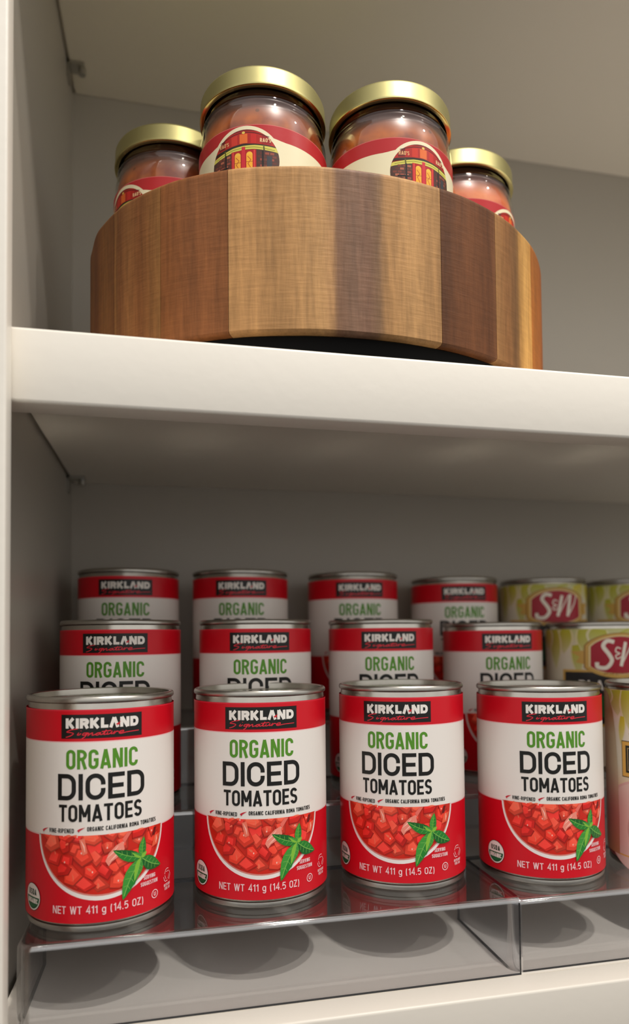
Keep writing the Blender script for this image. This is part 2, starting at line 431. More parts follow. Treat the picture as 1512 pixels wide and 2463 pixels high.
# ------------------------------------------------------------------ acrylic risers
H1, T2, T3 = 0.04056, 0.0805, 0.12045
Y1, Y2, Y3, YE = 0.01657, 0.0914, 0.1694, 0.290
TH = 0.0018
def riser(label, x0, x1, dz, dy, left_side, right_side):
    t = thing('tiered_riser', label, 'riser', (x0, Y1+dy, 0), 0, 'clear risers that step the cans up')
    ox, oy = x0, Y1+dy
    def step(name, ya, yb, za, zb, first):
        rc, rr = 0.0075, 0.0028
        path = []                                   # (x, y, nx, ny) outer outline, inward normal
        xa, xb = 0.0, x1-x0
        ya -= oy-dy; yb -= oy-dy
        if left_side:
            path.append((xa, yb, 1, 0))
            path.append((xa, ya+rc, 1, 0))
            for i in range(1, 9):
                a = PI+PI/2*i/9; path.append((xa+rc+rc*math.cos(a), ya+rc+rc*math.sin(a), -math.cos(a), -math.sin(a)))
        path.append((xa+(rc if left_side else 0), ya, 0, 1))
        if right_side:
            path.append((xb-rc, ya, 0, 1))
            for i in range(1, 9):
                a = -PI/2+PI/2*i/9; path.append((xb-rc+rc*math.cos(a), ya+rc+rc*math.sin(a), -math.cos(a), -math.sin(a)))
            path.append((xb, ya+rc, -1, 0)); path.append((xb, yb, -1, 0))
        else: path.append((xb, ya, 0, 1))
        prof = [(0, za), (0, za+0.0006), (0, zb-rr-0.0006), (0, zb-rr)]+[(rr*(1-math.cos(PI/2*i/6)), zb-rr+rr*math.sin(PI/2*i/6)) for i in range(1, 7)]
        bm = bmesh.new(); G = []
        for (x, y, nx, ny) in path: G.append([bm.verts.new((x+nx*d, y+ny*d, z)) for d, z in prof])
        for i in range(len(G)-1):
            for j in range(len(prof)-1):
                bm.faces.new((G[i][j], G[i+1][j], G[i+1][j+1], G[i][j+1]))
        top = [g[-1] for g in G]
        if not left_side: top = [bm.verts.new((xa, yb, zb))]+top
        if not right_side: top = top+[bm.verts.new((xb, yb, zb))]
        bm.faces.new(top)
        bmesh.ops.recalc_face_normals(bm, faces=bm.faces)
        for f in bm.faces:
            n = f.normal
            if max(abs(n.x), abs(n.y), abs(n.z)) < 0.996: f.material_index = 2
        me = bpy.data.meshes.new(name); bm.to_mesh(me); bm.free()
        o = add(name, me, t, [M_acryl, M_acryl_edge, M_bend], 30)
        # outward check on the big top face, then thickness inwards
        big = max(me.polygons, key=lambda p: p.area if abs(p.normal.z) > 0.9 else 0)
        if big.normal.z < 0: me.flip_normals()
        sd = o.modifiers.new('thickness', 'SOLIDIFY'); sd.thickness = TH; sd.offset = -1; sd.material_offset_rim = 1
        bpy.context.view_layer.update()
        m2 = bpy.data.meshes.new_from_object(o.evaluated_get(bpy.context.evaluated_depsgraph_get()))
        o.modifiers.clear(); o.data = m2; m2.name = name
        m2.polygons.foreach_set('use_smooth', [True]*len(m2.polygons)); m2.set_sharp_from_angle(angle=math.radians(22))
        md = o.modifiers.new('flat_plates', 'WEIGHTED_NORMAL'); md.keep_sharp = True; md.weight = 100
        return o
    step('front_step', Y1, Y2, 0.0002, H1-dz, True)
    step('middle_step', Y2, Y3, H1-dz+0.0001, T2-dz, False)
    step('rear_step', Y3, YE, T2-dz+0.0001, T3-dz, False)
    # foot walls that carry the upper steps down to the shelf
    for nm, ya, zb in (('rear_wall', YE-TH, H1-dz-0.002), ):
        box(nm, (0.002, YE-oy-0.002, 0.0002), (x1-x0-0.002, YE-oy, zb), M_acryl, t)
    return t
riser('clear smoke acrylic three-step riser at the left, under nine tomato cans', 0.0150, 0.2673, 0, 0, True, False)
riser('clear smoke acrylic three-step riser at the right with rounded corner', 0.2633, 0.5900, 0.0020, 0.0022, True, True)

# ------------------------------------------------------------------ tomato can
CR, CH = 0.0375, 0.1126
def rim_ring(z0, z1, ro=0.0375, ri=0.0350):
    zm = (z0+z1)/2; r = (z1-z0)/2
    return [(ri, z1-0.0004), (ri+0.0006, z1), (ro-0.0009, z1), (ro-0.0002, z1-0.0007), (ro, zm), (ro-0.0002, z0+0.0006), (ro-0.0010, z0)]
def can_metal(t, tab=False, band=None):
    body = [(0.0352, 0.0034)]+[(0.0362, 0.0036), (0.0366, 0.0052), (0.0368, 0.0075), (0.0370, 0.02), (0.0370, 0.098), (0.0366, 0.1055), (0.0364, 0.1072), (0.0361, 0.1096), (0.0352, 0.1098)]
    lathe('body', body, M_tin, t, 72)
    lathe('top_rim', rim_ring(0.1094, 0.1126), M_tinseam, t, 72)
    lathe('bottom_rim', [(0.0345, 0.0012), (0.0349, 0.0002), (0.0358, 0), (0.0366, 0.0006), (0.0369, 0.0018), (0.0367, 0.0030), (0.0358, 0.0036)], M_tinseam, t, 72)
    lathe('lid', [(0.0351, 0.1122), (0.0349, 0.1092), (0.0338, 0.1086), (0.0325, 0.1090), (0.0310, 0.1094), (0.0295, 0.1090), (0.0275, 0.1090), (0.0265, 0.1094), (0.0255, 0.1090), (0.02, 0.1090), (0.001, 0.1090), (0, 0.1090)], M_tinlid, t, 72)
    lathe('base', [(0, 0.0025), (0.030, 0.0025), (0.0346, 0.0014)], M_tin, t, 48)
    if tab:
        bm = bmesh.new(); N = 28
        pts = []
        for i in range(N):
            a = 2*PI*i/N; pts.append(Vector((0.0085*math.cos(a), 0.011*math.sin(a)+0.018, 0.1107+0.0016*(1+math.sin(a)))))
        for i in range(N):
            for k in range(6):
                pass
        rings = []
        for i in range(N):
            d = (pts[(i+1) % N]-pts[i-1]).normalized(); u = Vector((0, 0, 1)); s_ = d.cross(u).normalized()
            rings.append([bm.verts.new(pts[i]+s_*0.0013*math.cos(2*PI*k/6)+u*0.0006*math.sin(2*PI*k/6)) for k in range(6)])
        for i in range(N):
            for k in range(6): bm.faces.new((rings[i][k], rings[(i+1) % N][k], rings[(i+1) % N][(k+1) % 6], rings[i][(k+1) % 6]))
        me = bpy.data.meshes.new('pull_tab'); bm.to_mesh(me); bm.free(); add('pull_tab', me, t, [M_tinseam], 60)

RED = rgb(208, 14, 32); WHT = rgb(236, 229, 222); BLK = rgb(24, 24, 22); GRN = rgb(84, 142, 38); REDL = rgb(224, 40, 58)
def tomato_label(parent):
    P = Print()
    HC = CR*PI*1000
    z0, z1 = 4.65, 106.6
    P.rect(-HC, z0, HC, z1, RED)
    P.up(2)
    P.rect(-HC, 45.6, HC, 46.6, rgb(236, 196, 196)); P.rect(-HC, 90.4, HC, 91.3, rgb(240, 190, 192))
    # bowl of diced tomato
    bx, by, rx, ry = 0.0, 47.5, 33.6, 32.4
    P.ell(bx, by, rx, ry, rgb(238, 230, 226), 36, 180, 360)
    P.up()
    P.ell(bx+0.1, by-0.2, rx-1.0, ry-2.2, rgb(214, 132, 122), 36, 180, 360)
    P.up()
    P.ell(bx+0.1, by-0.2, rx-1.5, ry-3.0, rgb(206, 40, 26), 36, 180, 360)
    P.up()
    rnd = random.Random(11)
    cx_, cy_, ax, ay = bx, by, rx-2.3, ry-3.8
    def clampp(x, y):
        d = math.hypot((x-cx_)/ax, (y-cy_)/ay)
        if d > 1: x = cx_+(x-cx_)/d; y = cy_+(y-cy_)/d
        return (x, min(y, 46.3))
    cents = []
    y = by+2
    rows = [(46.5, 8), (41, 8), (35, 8), (29, 7), (24, 5)]
    for ri, (yy, n) in enumerate(rows):
        half = ax*math.sqrt(max(0.05, 1-((yy-cy_)/ay)**2))*0.95
        for i in range(n):
            x = -half+2*half*(i+0.5)/n+rnd.uniform(-1.2, 1.2)
            cents.append((x, yy+rnd.uniform(-1.6, 1.6)))
    rnd.shuffle(cents)
    tones = [(232, 50, 34), (236, 60, 40), (226, 42, 32), (240, 80, 56), (230, 46, 38), (234, 68, 48), (220, 36, 30)]
    def sh(c, k, add_=0): return rgb(*[max(0, min(255, q*k+add_)) for q in c])
    for (x, y) in cents:
        s_ = rnd.uniform(3.4, 5.0); a0 = rnd.uniform(0, 360); n = rnd.choice([4, 4, 5, 5, 6])
        V = []
        for i in range(n):
            a = math.radians(a0+360*i/n+rnd.uniform(-16, 16)); q = s_*rnd.uniform(0.78, 1.2)
            V.append(clampp(x+q*math.cos(a), y+q*math.sin(a)))
        o = clampp(x+rnd.uniform(-1.2, 1.2), y+rnd.uniform(-0.8, 1.4)); c = rnd.choice(tones)
        # thin dark gap round each piece
        k = rnd.uniform(0.94, 1.05)
        P.poly([clampp(x+(px-x)*1.05+0.25, y+(py-y)*1.05-0.35) for px, py in V], sh(c, 0.72)); P.up()
        P.poly(V, [sh(c, k*rnd.uniform(0.84, 0.98)) for _ in V]); P.up()
        tx, ty = rnd.uniform(-0.9, 0.3), rnd.uniform(0.2, 1.0); q = rnd.uniform(0.62, 0.8)
        top = [clampp(x+(px-x)*q+tx, y+(py-y)*q+ty) for px, py in V]
        P.poly(top, [sh(c, k*rnd.uniform(1.0, 1.12), rnd.uniform(4, 26)) for _ in top]); P.up()
        if rnd.random() < 0.65:
            e = V[rnd.randrange(n)]; d = (e[0]-o[0], e[1]-o[1])
            P.stroke([(o[0]+d[0]*q*0.8+0.5*math.sin(q*3), o[1]+d[1]*q*0.8) for q in (0.1, 0.35, 0.6, 0.9)], rnd.uniform(0.5, 1.3), rgb(246, 112, 84), taper=True)
        if rnd.random() < 0.4:
            P.ell(o[0]+rnd.uniform(-1, 1), o[1]+rnd.uniform(-1, 1), 0.3, 0.5, rgb(255, 205, 190), 8)
    P.up()
    # pale wet chunk in the middle and dark gap near the rim
    for poly_, c in (([(4.5, 33), (8.5, 35.5), (10.5, 38), (9.8, 42), (6.5, 40.5), (3, 37), (1.5, 33.5), (3, 31)], (240, 140, 122)), ([(10.5, 41), (14, 46), (11.8, 46), (9.4, 43)], (236, 110, 96)),
                     ([(26.8, 45.5), (25.6, 41.8), (27.4, 41.5), (28.4, 45.5)], (110, 20, 18)), ([(27.0, 41), (30.8, 42), (29, 36.8), (25.4, 35.8)], (240, 96, 66)), ([(-10.5, 44.5), (-8, 45.2), (-6.6, 38), (-8.8, 37)], (240, 120, 96))):
        P.poly(poly_, rgb(*c))
    P.up()
    for a, b in (((3.4, 33), (8.6, 38.5)), ((2.4, 35), (7.4, 40)), ((-9.6, 44), (-7.8, 38.5)), ((28.4, 41.4), (28, 37.4))):
        P.stroke([a, ((a[0]+b[0])/2+0.4, (a[1]+b[1])/2), b], 0.7, rgb(255, 188, 172), taper=True)
    P.up()
    P.up(); top_layer = P.layer
    # white field over the bowl's upper edge
    P.layer = 6
    P.rect(-HC, 46.2, HC, 90.8, WHT); P.rect(-HC, z1-0.7, HC, z1, REDL)
    P.layer = top_layer+1
    # sprig
    g1, g2, g3, gl, gv = rgb(40, 128, 48), rgb(26, 98, 40), rgb(66, 150, 58), rgb(132, 190, 60), rgb(126, 186, 84)
    P.stroke(smoothp([(19.2, 32.3), (18.5, 27), (15, 20)]), 1.0, g2); P.up()
    leaf(P, (20.2, 33), (22.6, 25.5), 1.7, g2, g2, g2)
    leaf(P, (19.2, 32.3), (9.6, 13.6), 3.9, g1, g3, gv, -1.0)
    leaf(P, (19.0, 32.6), (15.4, 21.5), 2.4, g3, gl, gv, 0.4)
    leaf(P, (19.2, 32.5), (5.0, 38.2), 3.0, g1, g2, gv, 0.8)
    leaf(P, (19.6, 31.8), (31.6, 25.6), 3.7, g1, g2, gv, -0.8)
    leaf(P, (19.5, 32.6), (20.6, 42.3), 2.3, g3, g1, gl, 0.2)
    leaf(P, (19.2, 32.4), (14.2, 35.6), 1.2, gl, g3, gv)
    leaf(P, (19.2, 32.2), (22.2, 34.6), 1.1, gl, gl, gv)
    P.up()
    # logo panel
    P.layer = 8
    P.rect(-19.7, 92.7, 19.7, 104.3, rgb(60, 16, 16)); P.up()
    P.rect(-19.35, 93.0, 19.35, 104.0, BLK); P.up()
    text(P, 'KIRKLΛND', -17.4, 17.8, 97.6, 102.5, 1.5, WHT, gap=0.10); P.up()
    P.poly([(6.2, 99.0), (7.2, 99.6), (8.9, 100.5), (8.0, 99.4), (8.6, 98.7), (7.5, 98.9), (6.9, 98.0), (7.0, 98.9)], RED)
    sg = [[(560, 412), (500, 424), (466, 444), (500, 447), (524, 456), (495, 478), (456, 492)], [(572, 446), (558, 466), (576, 464), (590, 452)], [(588, 430), (592, 427)],
          [(642, 446), (612, 450), (602, 466), (622, 464), (644, 446), (622, 480), (596, 500)], [(622, 470), (655, 448), (648, 470), (670, 452), (686, 446), (682, 466), (704, 460), (735, 445), (750, 444)], [(752, 444), (724, 448), (712, 462), (730, 464), (752, 444), (748, 460), (768, 456), (800, 418)], [(790, 436), (778, 460), (800, 456)], [(762, 434), (840, 424)],
          [(812, 438), (804, 458), (830, 452), (846, 434), (840, 454), (856, 450), (868, 434), (862, 454), (884, 434), (904, 436)], [(908, 446), (940, 440), (944, 428), (918, 432), (906, 448), (924, 454), (980, 442), (1086, 432)]]
    for st in sg:
        q = [(-19.35+(x-420)/690*38.7, 104-(y+0.039*(x-420)-295)/205*11) for x, y in st]
        P.stroke(smoothp(q, 4), 0.42, REDL); P.up(0.8)
    P.up()
    text(P, 'ORGANIC', -17.1, 17.4, 78.0, 87.4, 1.5, GRN, gap=0.16)
    text(P, 'DICED', -21.4, 21.1, 63.2, 75.8, 2.1, BLK, gap=0.13)
    text(P, 'TOMATOES', -20.8, 19.6, 52.9, 61.1, 1.35, BLK, gap=0.15)
    text(P, 'VINE-RIPENED', -26.4, -13.1, 47.6, 49.7, 0.36, BLK, gap=0.2)
    text(P, 'ORGANIC CALIFORNIA ROMA TOMATOES', -6.9, 28.3, 48.3, 50.4, 0.36, BLK, gap=0.2)
    for x, y in ((-30.8, 47.4), (-11.6, 47.9)):
        P.poly([(x, y+0.9), (x+0.9, y-0.1), (x+1.3, y+0.7), (x+3.9, y+2.3), (x+2.0, y+1.9), (x+0.9, y+1.5)], rgb(196, 30, 50))
    # net weight, seals
    PK = rgb(244, 206, 208)
    text(P, 'NET WT 411 g (14.5 OZ)', -24.0, 20.3, 9.2, 12.9, 0.5, PK, gap=0.2)
    text(P, 'SERVING', 20.6, 28.0, 20.6, 22.6, 0.36, PK, gap=0.2)
    text(P, 'SUGGESTION', 18.9, 29.6, 17.6, 19.6, 0.36, PK, gap=0.2)
    P.ring(27.7, 11.9, 2.0, 2.0, 0.42, PK, 28); text(P, 'U', 26.95, 28.45, 10.9, 12.9, 0.42, PK)
    for k in range(3):
        a = 90+120*k
        c = Vector((38.3, 18.0))
        e = Vector((math.cos(math.radians(a)), math.sin(math.radians(a))))*3.1; f_ = Vector((-e.y, e.x)).normalized()
        P.stroke([c+e-f_*1.5, c+e*1.12, c+e+f_*1.5, c+e*0.35+f_*2.6], 0.35, PK)
        P.stroke([c+e*0.62-f_*1.5, c+e*0.62+f_*1.1], 0.3, PK)
    text(P, 'RECYCLABLE', 35.0, 41.6, 12.6, 14.0, 0.25, PK, gap=0.18); text(P, 'STEEL CAN', 35.6, 41.0, 10.8, 12.2, 0.25, PK, gap=0.18)
    ux, uy = -38.9, 14.6
    P.up(); P.ell(ux, uy, 6.7, 6.7, rgb(40, 40, 30)); P.up(); P.ell(ux, uy, 6.4, 6.4, WHT); P.up()
    P.ell(ux, uy, 5.8, 5.8, rgb(18, 88, 50), 40, 180, 360); P.up()
    text(P, 'USDA', ux-3.6, ux+3.6, uy+1.0, uy+3.9, 0.62, rgb(24, 60, 40))
    text(P, 'ORGANIC', ux-4.6, ux+4.6, uy-3.0, uy-0.6, 0.55, WHT, gap=0.15)
    for k in range(3): P.stroke([(ux-3.6+k*0.9, uy-3.9-k*0.4), (ux+3.2-k*0.8, uy-3.6-k*0.5)], 0.16, rgb(60, 130, 80))
    return P.build('label', CR-0.0001, M_print, parent)

def bean_label(parent, kind):
    P = Print(); HC = CR*PI*1000; z1 = 107.2 if kind == 'black' else 108.2; z0 = 4.6 if kind == 'black' else 6.8
    CRM = rgb(226, 218, 198)
    def grad(x0, x1, stops):
        for (za, ca), (zb, cb) in zip(stops[:-1], stops[1:]):
            P.tri([(x0, za), (x1, za), (x1, zb), (x0, zb)], [rgb(*ca), rgb(*ca), rgb(*cb), rgb(*cb)])
    if kind == 'black':
        grad(-HC, HC, [(z0, (210, 200, 180)), (60, (214, 206, 186)), (92, (222, 214, 192)), (z1, (196, 196, 130))])
    else:
        grad(-HC, HC, [(z0, (236, 190, 120)), (30, (228, 186, 130)), (48, (230, 206, 170)), (62, (226, 220, 200)), (90, (232, 220, 206)), (z1, (234, 214, 150))])
    P.up()
    ly, lg, lp = rgb(206, 190, 46), rgb(186, 184, 58), rgb(216, 208, 132)
    rnd = random.Random(4)
    spots = [(-44, 110, -46, 88, 6), (-30, 110, -26, 84, 6), (-18, 112, -22, 92, 7), (-56, 108, -54, 76, 6), (0, 112, 6, 100, 7), (16, 112, 24, 94, 7), (34, 110, 40, 88, 7), (-68, 110, -62, 90, 7), (54, 110, 50, 84, 6), (-36, 95, -33, 70, 4), (72, 110, 70, 92, 6), (-84, 110, -80, 94, 6), (-100, 110, -98, 88, 6), (92, 110, 96, 88, 6)] if kind == 'black' else \
            [(-59, 112, -57, 92, 7), (-50, 110, -48, 84, 5), (-70, 110, -70, 96, 7), (-40, 112, -38, 90, 6), (-20, 112, -24, 90, 6), (0, 112, 4, 96, 7), (24, 112, 20, 88, 6), (44, 112, 48, 90, 6), (-53, 92, -55, 74, 2.4)]
    for x0, y0, x1, y1, w in spots:
        # blurred leaves: soft edge first, then the body, clipped below the label's top
        b, t = Vector((x0, min(y0, z1-0.1))), Vector((x1, y1)); d = t-b; n = Vector((-d.y, d.x)).normalized()
        for kk, c in ((1.25, lp), (0.95, lg if rnd.random() < 0.4 else ly)):
            pts_l, pts_r = [], []
            for i in range(9):
                s_ = i/8; ww = w*kk*math.sin(PI*(0.22+0.78*s_))
                m = b+d*s_*(0.96+0.04*kk); pts_l.append(m+n*ww); pts_r.append(m-n*ww)
            pl = tuple(CRM[:3]); mixc = lambda q: tuple(c[i]*(1-q)+pl[i]*q for i in range(3))+(1,)
            cols = [mixc(min(0.85, (0.35 if kk > 1 else 0.0)+0.6*(i/8)**1.6)) for i in range(9)]
            P.poly([(p.x, min(p.y, z1-0.05)) for p in pts_l+pts_r[::-1]], cols+cols[::-1]); P.up()
    GO, GD = rgb(206, 164, 84), rgb(150, 104, 40)
    if kind == 'black':
        # dark name panel
        P.rect(-47, 34, 47, 76.4, GO); P.up(2); P.rect(-45, 36, 45, 74.6, rgb(38, 36, 36)); P.up(2)
        text(P, 'BLACK BEANS', -34, 34, 61.2, 68.6, 1.5, rgb(220, 214, 206), gap=0.28)
        P.up(); P.rect(-26, 41, 26, 57, rgb(18, 88, 40)); P.rect(-60, 40, -42, 60, rgb(16, 84, 34)); P.up()
        P.stroke(smoothp([(-59, 58), (-54, 52), (-50, 58), (-47, 50), (-52, 44), (-45, 42)]), 1.2, rgb(214, 222, 208)); P.up()
        # ribbon and logo shield
        P.poly([(-40, 90), (-33, 86), (-36, 82), (-28, 80), (-22, 86), (-28, 91)], GO); P.poly([(36, 90), (30, 86), (33, 82), (26, 80), (20, 86), (26, 91)], GO)
        P.up()
        def shield(s_, c):
            top = arc(-3, 88, 26*s_, 14.2*s_, 155, 25, 16); bot = arc(-3, 84, 27*s_, 11.5*s_, -28, -152, 16)
            P.poly(top+bot, c); P.up()
        shield(1.13, GD); shield(1.09, GO); shield(0.98, rgb(232, 214, 160)); shield(0.93, rgb(166, 14, 40))
        P.stroke(smoothp(arc(-3, 84, 27, 12.6, -150, -30, 18)), 2.6, GO); P.up()
        text(P, 'PREMIUM', -16, 10, 72.6, 74.2, 0.35, GD)
        w_ = rgb(238, 230, 214)
        P.stroke(smoothp([(-8, 97), (-13, 98), (-16, 94), (-12, 88), (-10, 83), (-14, 78), (-20, 78.5), (-20.5, 82)]), 2.9, w_); P.up()
        P.stroke(smoothp([(-3, 92), (-6, 93), (-7, 90), (-4, 88.5), (-7, 87), (-6, 84.5), (-3, 86)]), 0.9, w_); P.up()
        P.stroke([(1, 97), (-3, 79)], 2.6, w_); P.up(); P.stroke([(7, 97), (-3, 79)], 1.0, w_); P.up()
        P.stroke([(9, 98), (6, 79)], 2.8, w_); P.up(); P.stroke(smoothp([(6, 79), (13, 90), (15, 97)]), 1.2, w_); P.up()
    else:
        # pale pink plate, gold star, black gold-framed panel
        P.ell(-30, 26, 44, 30, rgb(222, 178, 172), 60); P.up(); P.ell(-30, 25.5, 43, 29, rgb(226, 196, 186), 60); P.up()
        P.ring(-28, 24, 22, 17, 2.2, rgb(208, 172, 164), 50); P.up()
        P.rect(-HC, z0, HC, z0+0.9, rgb(226, 178, 90))
        P.rect(-54.2, 55.2, 54, 77.3, rgb(70, 46, 20)); P.up(); P.rect(-53.8, 55.7, 53.6, 76.8, rgb(222, 172, 84)); P.up()
        P.rect(-51.2, 58, 51, 74.6, rgb(36, 38, 36)); P.up(); P.rect(-49.8, 59.4, 49.6, 73.2, rgb(196, 168, 112)); P.up(); P.rect(-49.4, 59.8, 49.2, 72.8, rgb(44, 46, 48)); P.up()
        text(P, 'KIDNEY BEANS', -42, 42, 62, 71, 1.6, rgb(220, 214, 206), gap=0.28)
        P.poly([(-48.5, 88.5), (-46, 87.2), (-44, 92), (-43, 86.5), (-38, 86), (-42, 84), (-43, 79), (-45.4, 83.5), (-48.6, 81.4), (-46.6, 85)], rgb(186, 138, 50)); P.up()
        P.ring(-41.5, 22, 6, 6, 0.7, rgb(130, 20, 30), 40); P.ell(-41.5, 22, 5.5, 5.5, rgb(244, 226, 216)); P.up()
        text(P, 'USDA', -45.4, -38, 22.2, 25.6, 0.8, rgb(24, 60, 40))
        # leaf-shaped lap seam of the paper label
        P.up()
        edge = [(-58.0, z0), (-57.6, 30), (-58.2, 60), (-59.5, 80), (-62, 94), (-67, z1-4), (-72, z1-1)]
        for (xa, ya), (xb, yb) in zip(edge[:-1], edge[1:]):
            ca, cb = [rgb(*(190, 140, 100)) if q < 20 else rgb(196, 146, 132) if q < 50 else rgb(206, 188, 160) if q < 85 else rgb(176, 140, 90) for q in (ya, yb)]
            P.tri([(-HC*0.9, ya), (xa, ya), (xb, yb), (-HC*0.9, yb)], [ca, ca, cb, cb])
    return P.build('label', CR+0.0001, M_print, parent)

can0 = thing('food_can', 'x', 'can')
can_metal(can0); tomato_label(can0)
can1 = thing('food_can', 'x', 'can')
can_metal(can1, tab=True)
lab = [c for c in can0.children if c.name.startswith('label')][0]
lc = lab.copy(); COL.objects.link(lc); lc.parent = can1
bean0 = thing('food_can', 'x', 'can'); can_metal(bean0, tab=False); bean_label(bean0, 'black')
bean1 = thing('food_can', 'x', 'can'); can_metal(bean1); bean_label(bean1, 'kidney')
lathe('printed_band', [(0.03705, 0.0045), (0.0372, 0.0050), (0.0372, 0.0080)], mat('dark_red_lacquer', rgb(120, 14, 24), 0.3), bean1, 72)

# label bearing of each can: azimuth of the print's centre (degrees, 0 faces the viewer's side)
G1 = 'organic diced tomato cans on the risers'; G2 = 'bean cans with yellow-green labels on the right riser'
CANS = [
    (can0, 'a', 0.04925, 0.0625, 5.3, 'diced tomato can, front step, leftmost, beside the left side panel', G1),
    (can0, 'a', 0.13532, 0.0717, -6.2, 'diced tomato can, front step, second from the left, smudged metal under its rim', G1),
    (can0, 'a', 0.22140, 0.0758, -21.9, 'diced tomato can, front step, third from the left, last one on the left riser', G1),
    (can0, 'a', 0.30841, 0.0676, -12.7, 'diced tomato can, front step of the right riser, label turned right, beside kidney beans', G1),
    (bean1, 'a', 0.3933, 0.0570, 0.0, 'bean can with pink plate and gold-framed black panel, front step, cut by right edge', G2),
    (can0, 'b', 0.05396, 0.1406, -2.4, 'diced tomato can, middle step, leftmost, behind the leftmost front can', G1),
    (can1, 'b', 0.14103, 0.1426, -1.9, 'diced tomato can with pull ring, middle step, second from the left', G1),
    (can1, 'b', 0.2327, 0.1536, -6.8, 'diced tomato can with pull ring, middle step, third from the left', G1),
    (can0, 'b', 0.32752, 0.1707, -6.0, 'diced tomato can, middle step, fourth from the left, left of the black beans', G1),
    (bean0, 'b', 0.41571, 0.1688, 0.0, 'black beans can with red shield logo, middle step, behind the front bean can', G2),
    (can0, 'c', 0.0537, 0.2280, -1.2, 'blurred diced tomato can, rear step, leftmost, near the cabinet corner', G1),
    (can0, 'c', 0.13916, 0.2271, -4.5, 'blurred diced tomato can, rear step, second from the left', G1),
    (can0, 'c', 0.23392, 0.2372, -4.9, 'blurred diced tomato can, rear step, third from the left', G1),
    (can0, 'c', 0.32857, 0.2467, -8.0, 'blurred diced tomato can, rear step, fourth from the left, next to the beans', G1),
    (bean0, 'c', 0.41603, 0.2488, -6.0, 'blurred black beans can with red logo, rear step, right of the tomato cans', G2),
    (bean0, 'c', 0.5020, 0.2470, -6.0, 'blurred black beans can, rear step, cut off by the right edge', G2),
]
LV = {'a': H1, 'b': T2, 'c': T3}
used = set()
for src, row, x, y, az, lab_, g in CANS:
    z = LV[row]-(0.0020 if x > 0.27 else 0)+0.00005
    if src.name in used:
        copy_thing(src, (x, y, z), math.radians(az), lab_, g)
    else:
        used.add(src.name); src['_'] = 1
        del src['_']
        src['label'] = lab_; src['group'] = g
        src.location = (x, y, z); src.rotation_euler = (0, 0, math.radians(az))

# ------------------------------------------------------------------ wooden turntable bin
BX, BY, ZB, ZT = 0.1836, 0.1535, 0.333, 0.4178
RT = [(-180, .1425), (-150, .145), (-120, .1465), (-90, .1480), (-80, .1500), (-72, .1525), (-62, .1562), (-50, .1580), (-38, .1578), (-26, .1560), (-15, .1538), (0, .1522), (12, .1526), (25, .1543), (38, .1562), (50, .1578), (62, .1585), (72, .1565), (80, .1535), (90, .1500), (120, .1465), (150, .145), (180, .1425)]
def rb(t):
    t = (t+180) % 360-180
    for (a, ra), (b, rb_) in zip(RT[:-1], RT[1:]):
        if a <= t <= b:
            s_ = (t-a)/(b-a); s_ = s_*s_*(3-2*s_)*0.5+s_*0.5
            return ra+(rb_-ra)*s_
    return RT[0][1]

def wood_material():
    m = bpy.data.materials.new('oiled_acacia_wood'); m.use_nodes = True
    nt = m.node_tree; b = nt.nodes['Principled BSDF']; L = nt.links
    a = nt.nodes.new('ShaderNodeAttribute'); a.attribute_name = 'Col'
    tc = nt.nodes.new('ShaderNodeTexCoord')
    def noise(scale, sc, det=5, rough=0.6):
        mp = nt.nodes.new('ShaderNodeMapping'); mp.inputs['Scale'].default_value = sc
        n = nt.nodes.new('ShaderNodeTexNoise'); n.inputs['Scale'].default_value = scale; n.inputs['Detail'].default_value = det; n.inputs['Roughness'].default_value = rough
        L.new(tc.outputs['Object'], mp.inputs['Vector']); L.new(mp.outputs[0], n.inputs['Vector']); return n
    n1 = noise(60, (1, 1, 0.05)); n2 = noise(420, (1, 1, 0.10), 3); n3 = noise(500, (0.12, 0.12, 1), 3); n4 = noise(18, (1, 1, 0.25), 3)
    def mul(col_in, n, lo, hi, f0=0.3, f1=0.7):
        mr = nt.nodes.new('ShaderNodeMapRange'); mr.inputs[1].default_value = f0; mr.inputs[2].default_value = f1; mr.inputs[3].default_value = lo; mr.inputs[4].default_value = hi
        L.new(n.outputs['Fac'], mr.inputs[0])
        mx = nt.nodes.new('ShaderNodeMix'); mx.data_type = 'RGBA'; mx.blend_type = 'MULTIPLY'; mx.inputs[0].default_value = 1
        L.new(col_in, mx.inputs[6]); L.new(mr.outputs[0], mx.inputs[7]); return mx.outputs[2]
    c = mul(a.outputs['Color'], n1, 0.78, 1.18); c = mul(c, n2, 0.8, 1.14); c = mul(c, n3, 0.92, 1.06); c = mul(c, n4, 0.9, 1.1)
    L.new(c, b.inputs['Base Color'])
    b.inputs['Roughness'].default_value = 0.55; b.inputs['Specular IOR Level'].default_value = 0.22
    ad = nt.nodes.new('ShaderNodeMath'); ad.operation = 'ADD'; L.new(n2.outputs['Fac'], ad.inputs[0]); L.new(n3.outputs['Fac'], ad.inputs[1])
    bp = nt.nodes.new('ShaderNodeBump'); bp.inputs['Strength'].default_value = 0.35; bp.inputs['Distance'].default_value = 0.0006
    L.new(ad.outputs[0], bp.inputs['Height']); L.new(bp.outputs['Normal'], b.inputs['Normal'])
    return m
M_wood = wood_material()
tt = thing('turntable_bin', 'round wooden turntable bin of striped staves, holding the sauce jars on the middle shelf', 'turntable', (BX, BY, ZF1))
tan, dwn, pur, rdb, mid, gld, org = (196, 150, 98), (124, 78, 42), (138, 104, 82), (140, 86, 46), (146, 100, 58), (206, 156, 88), (170, 104, 46)
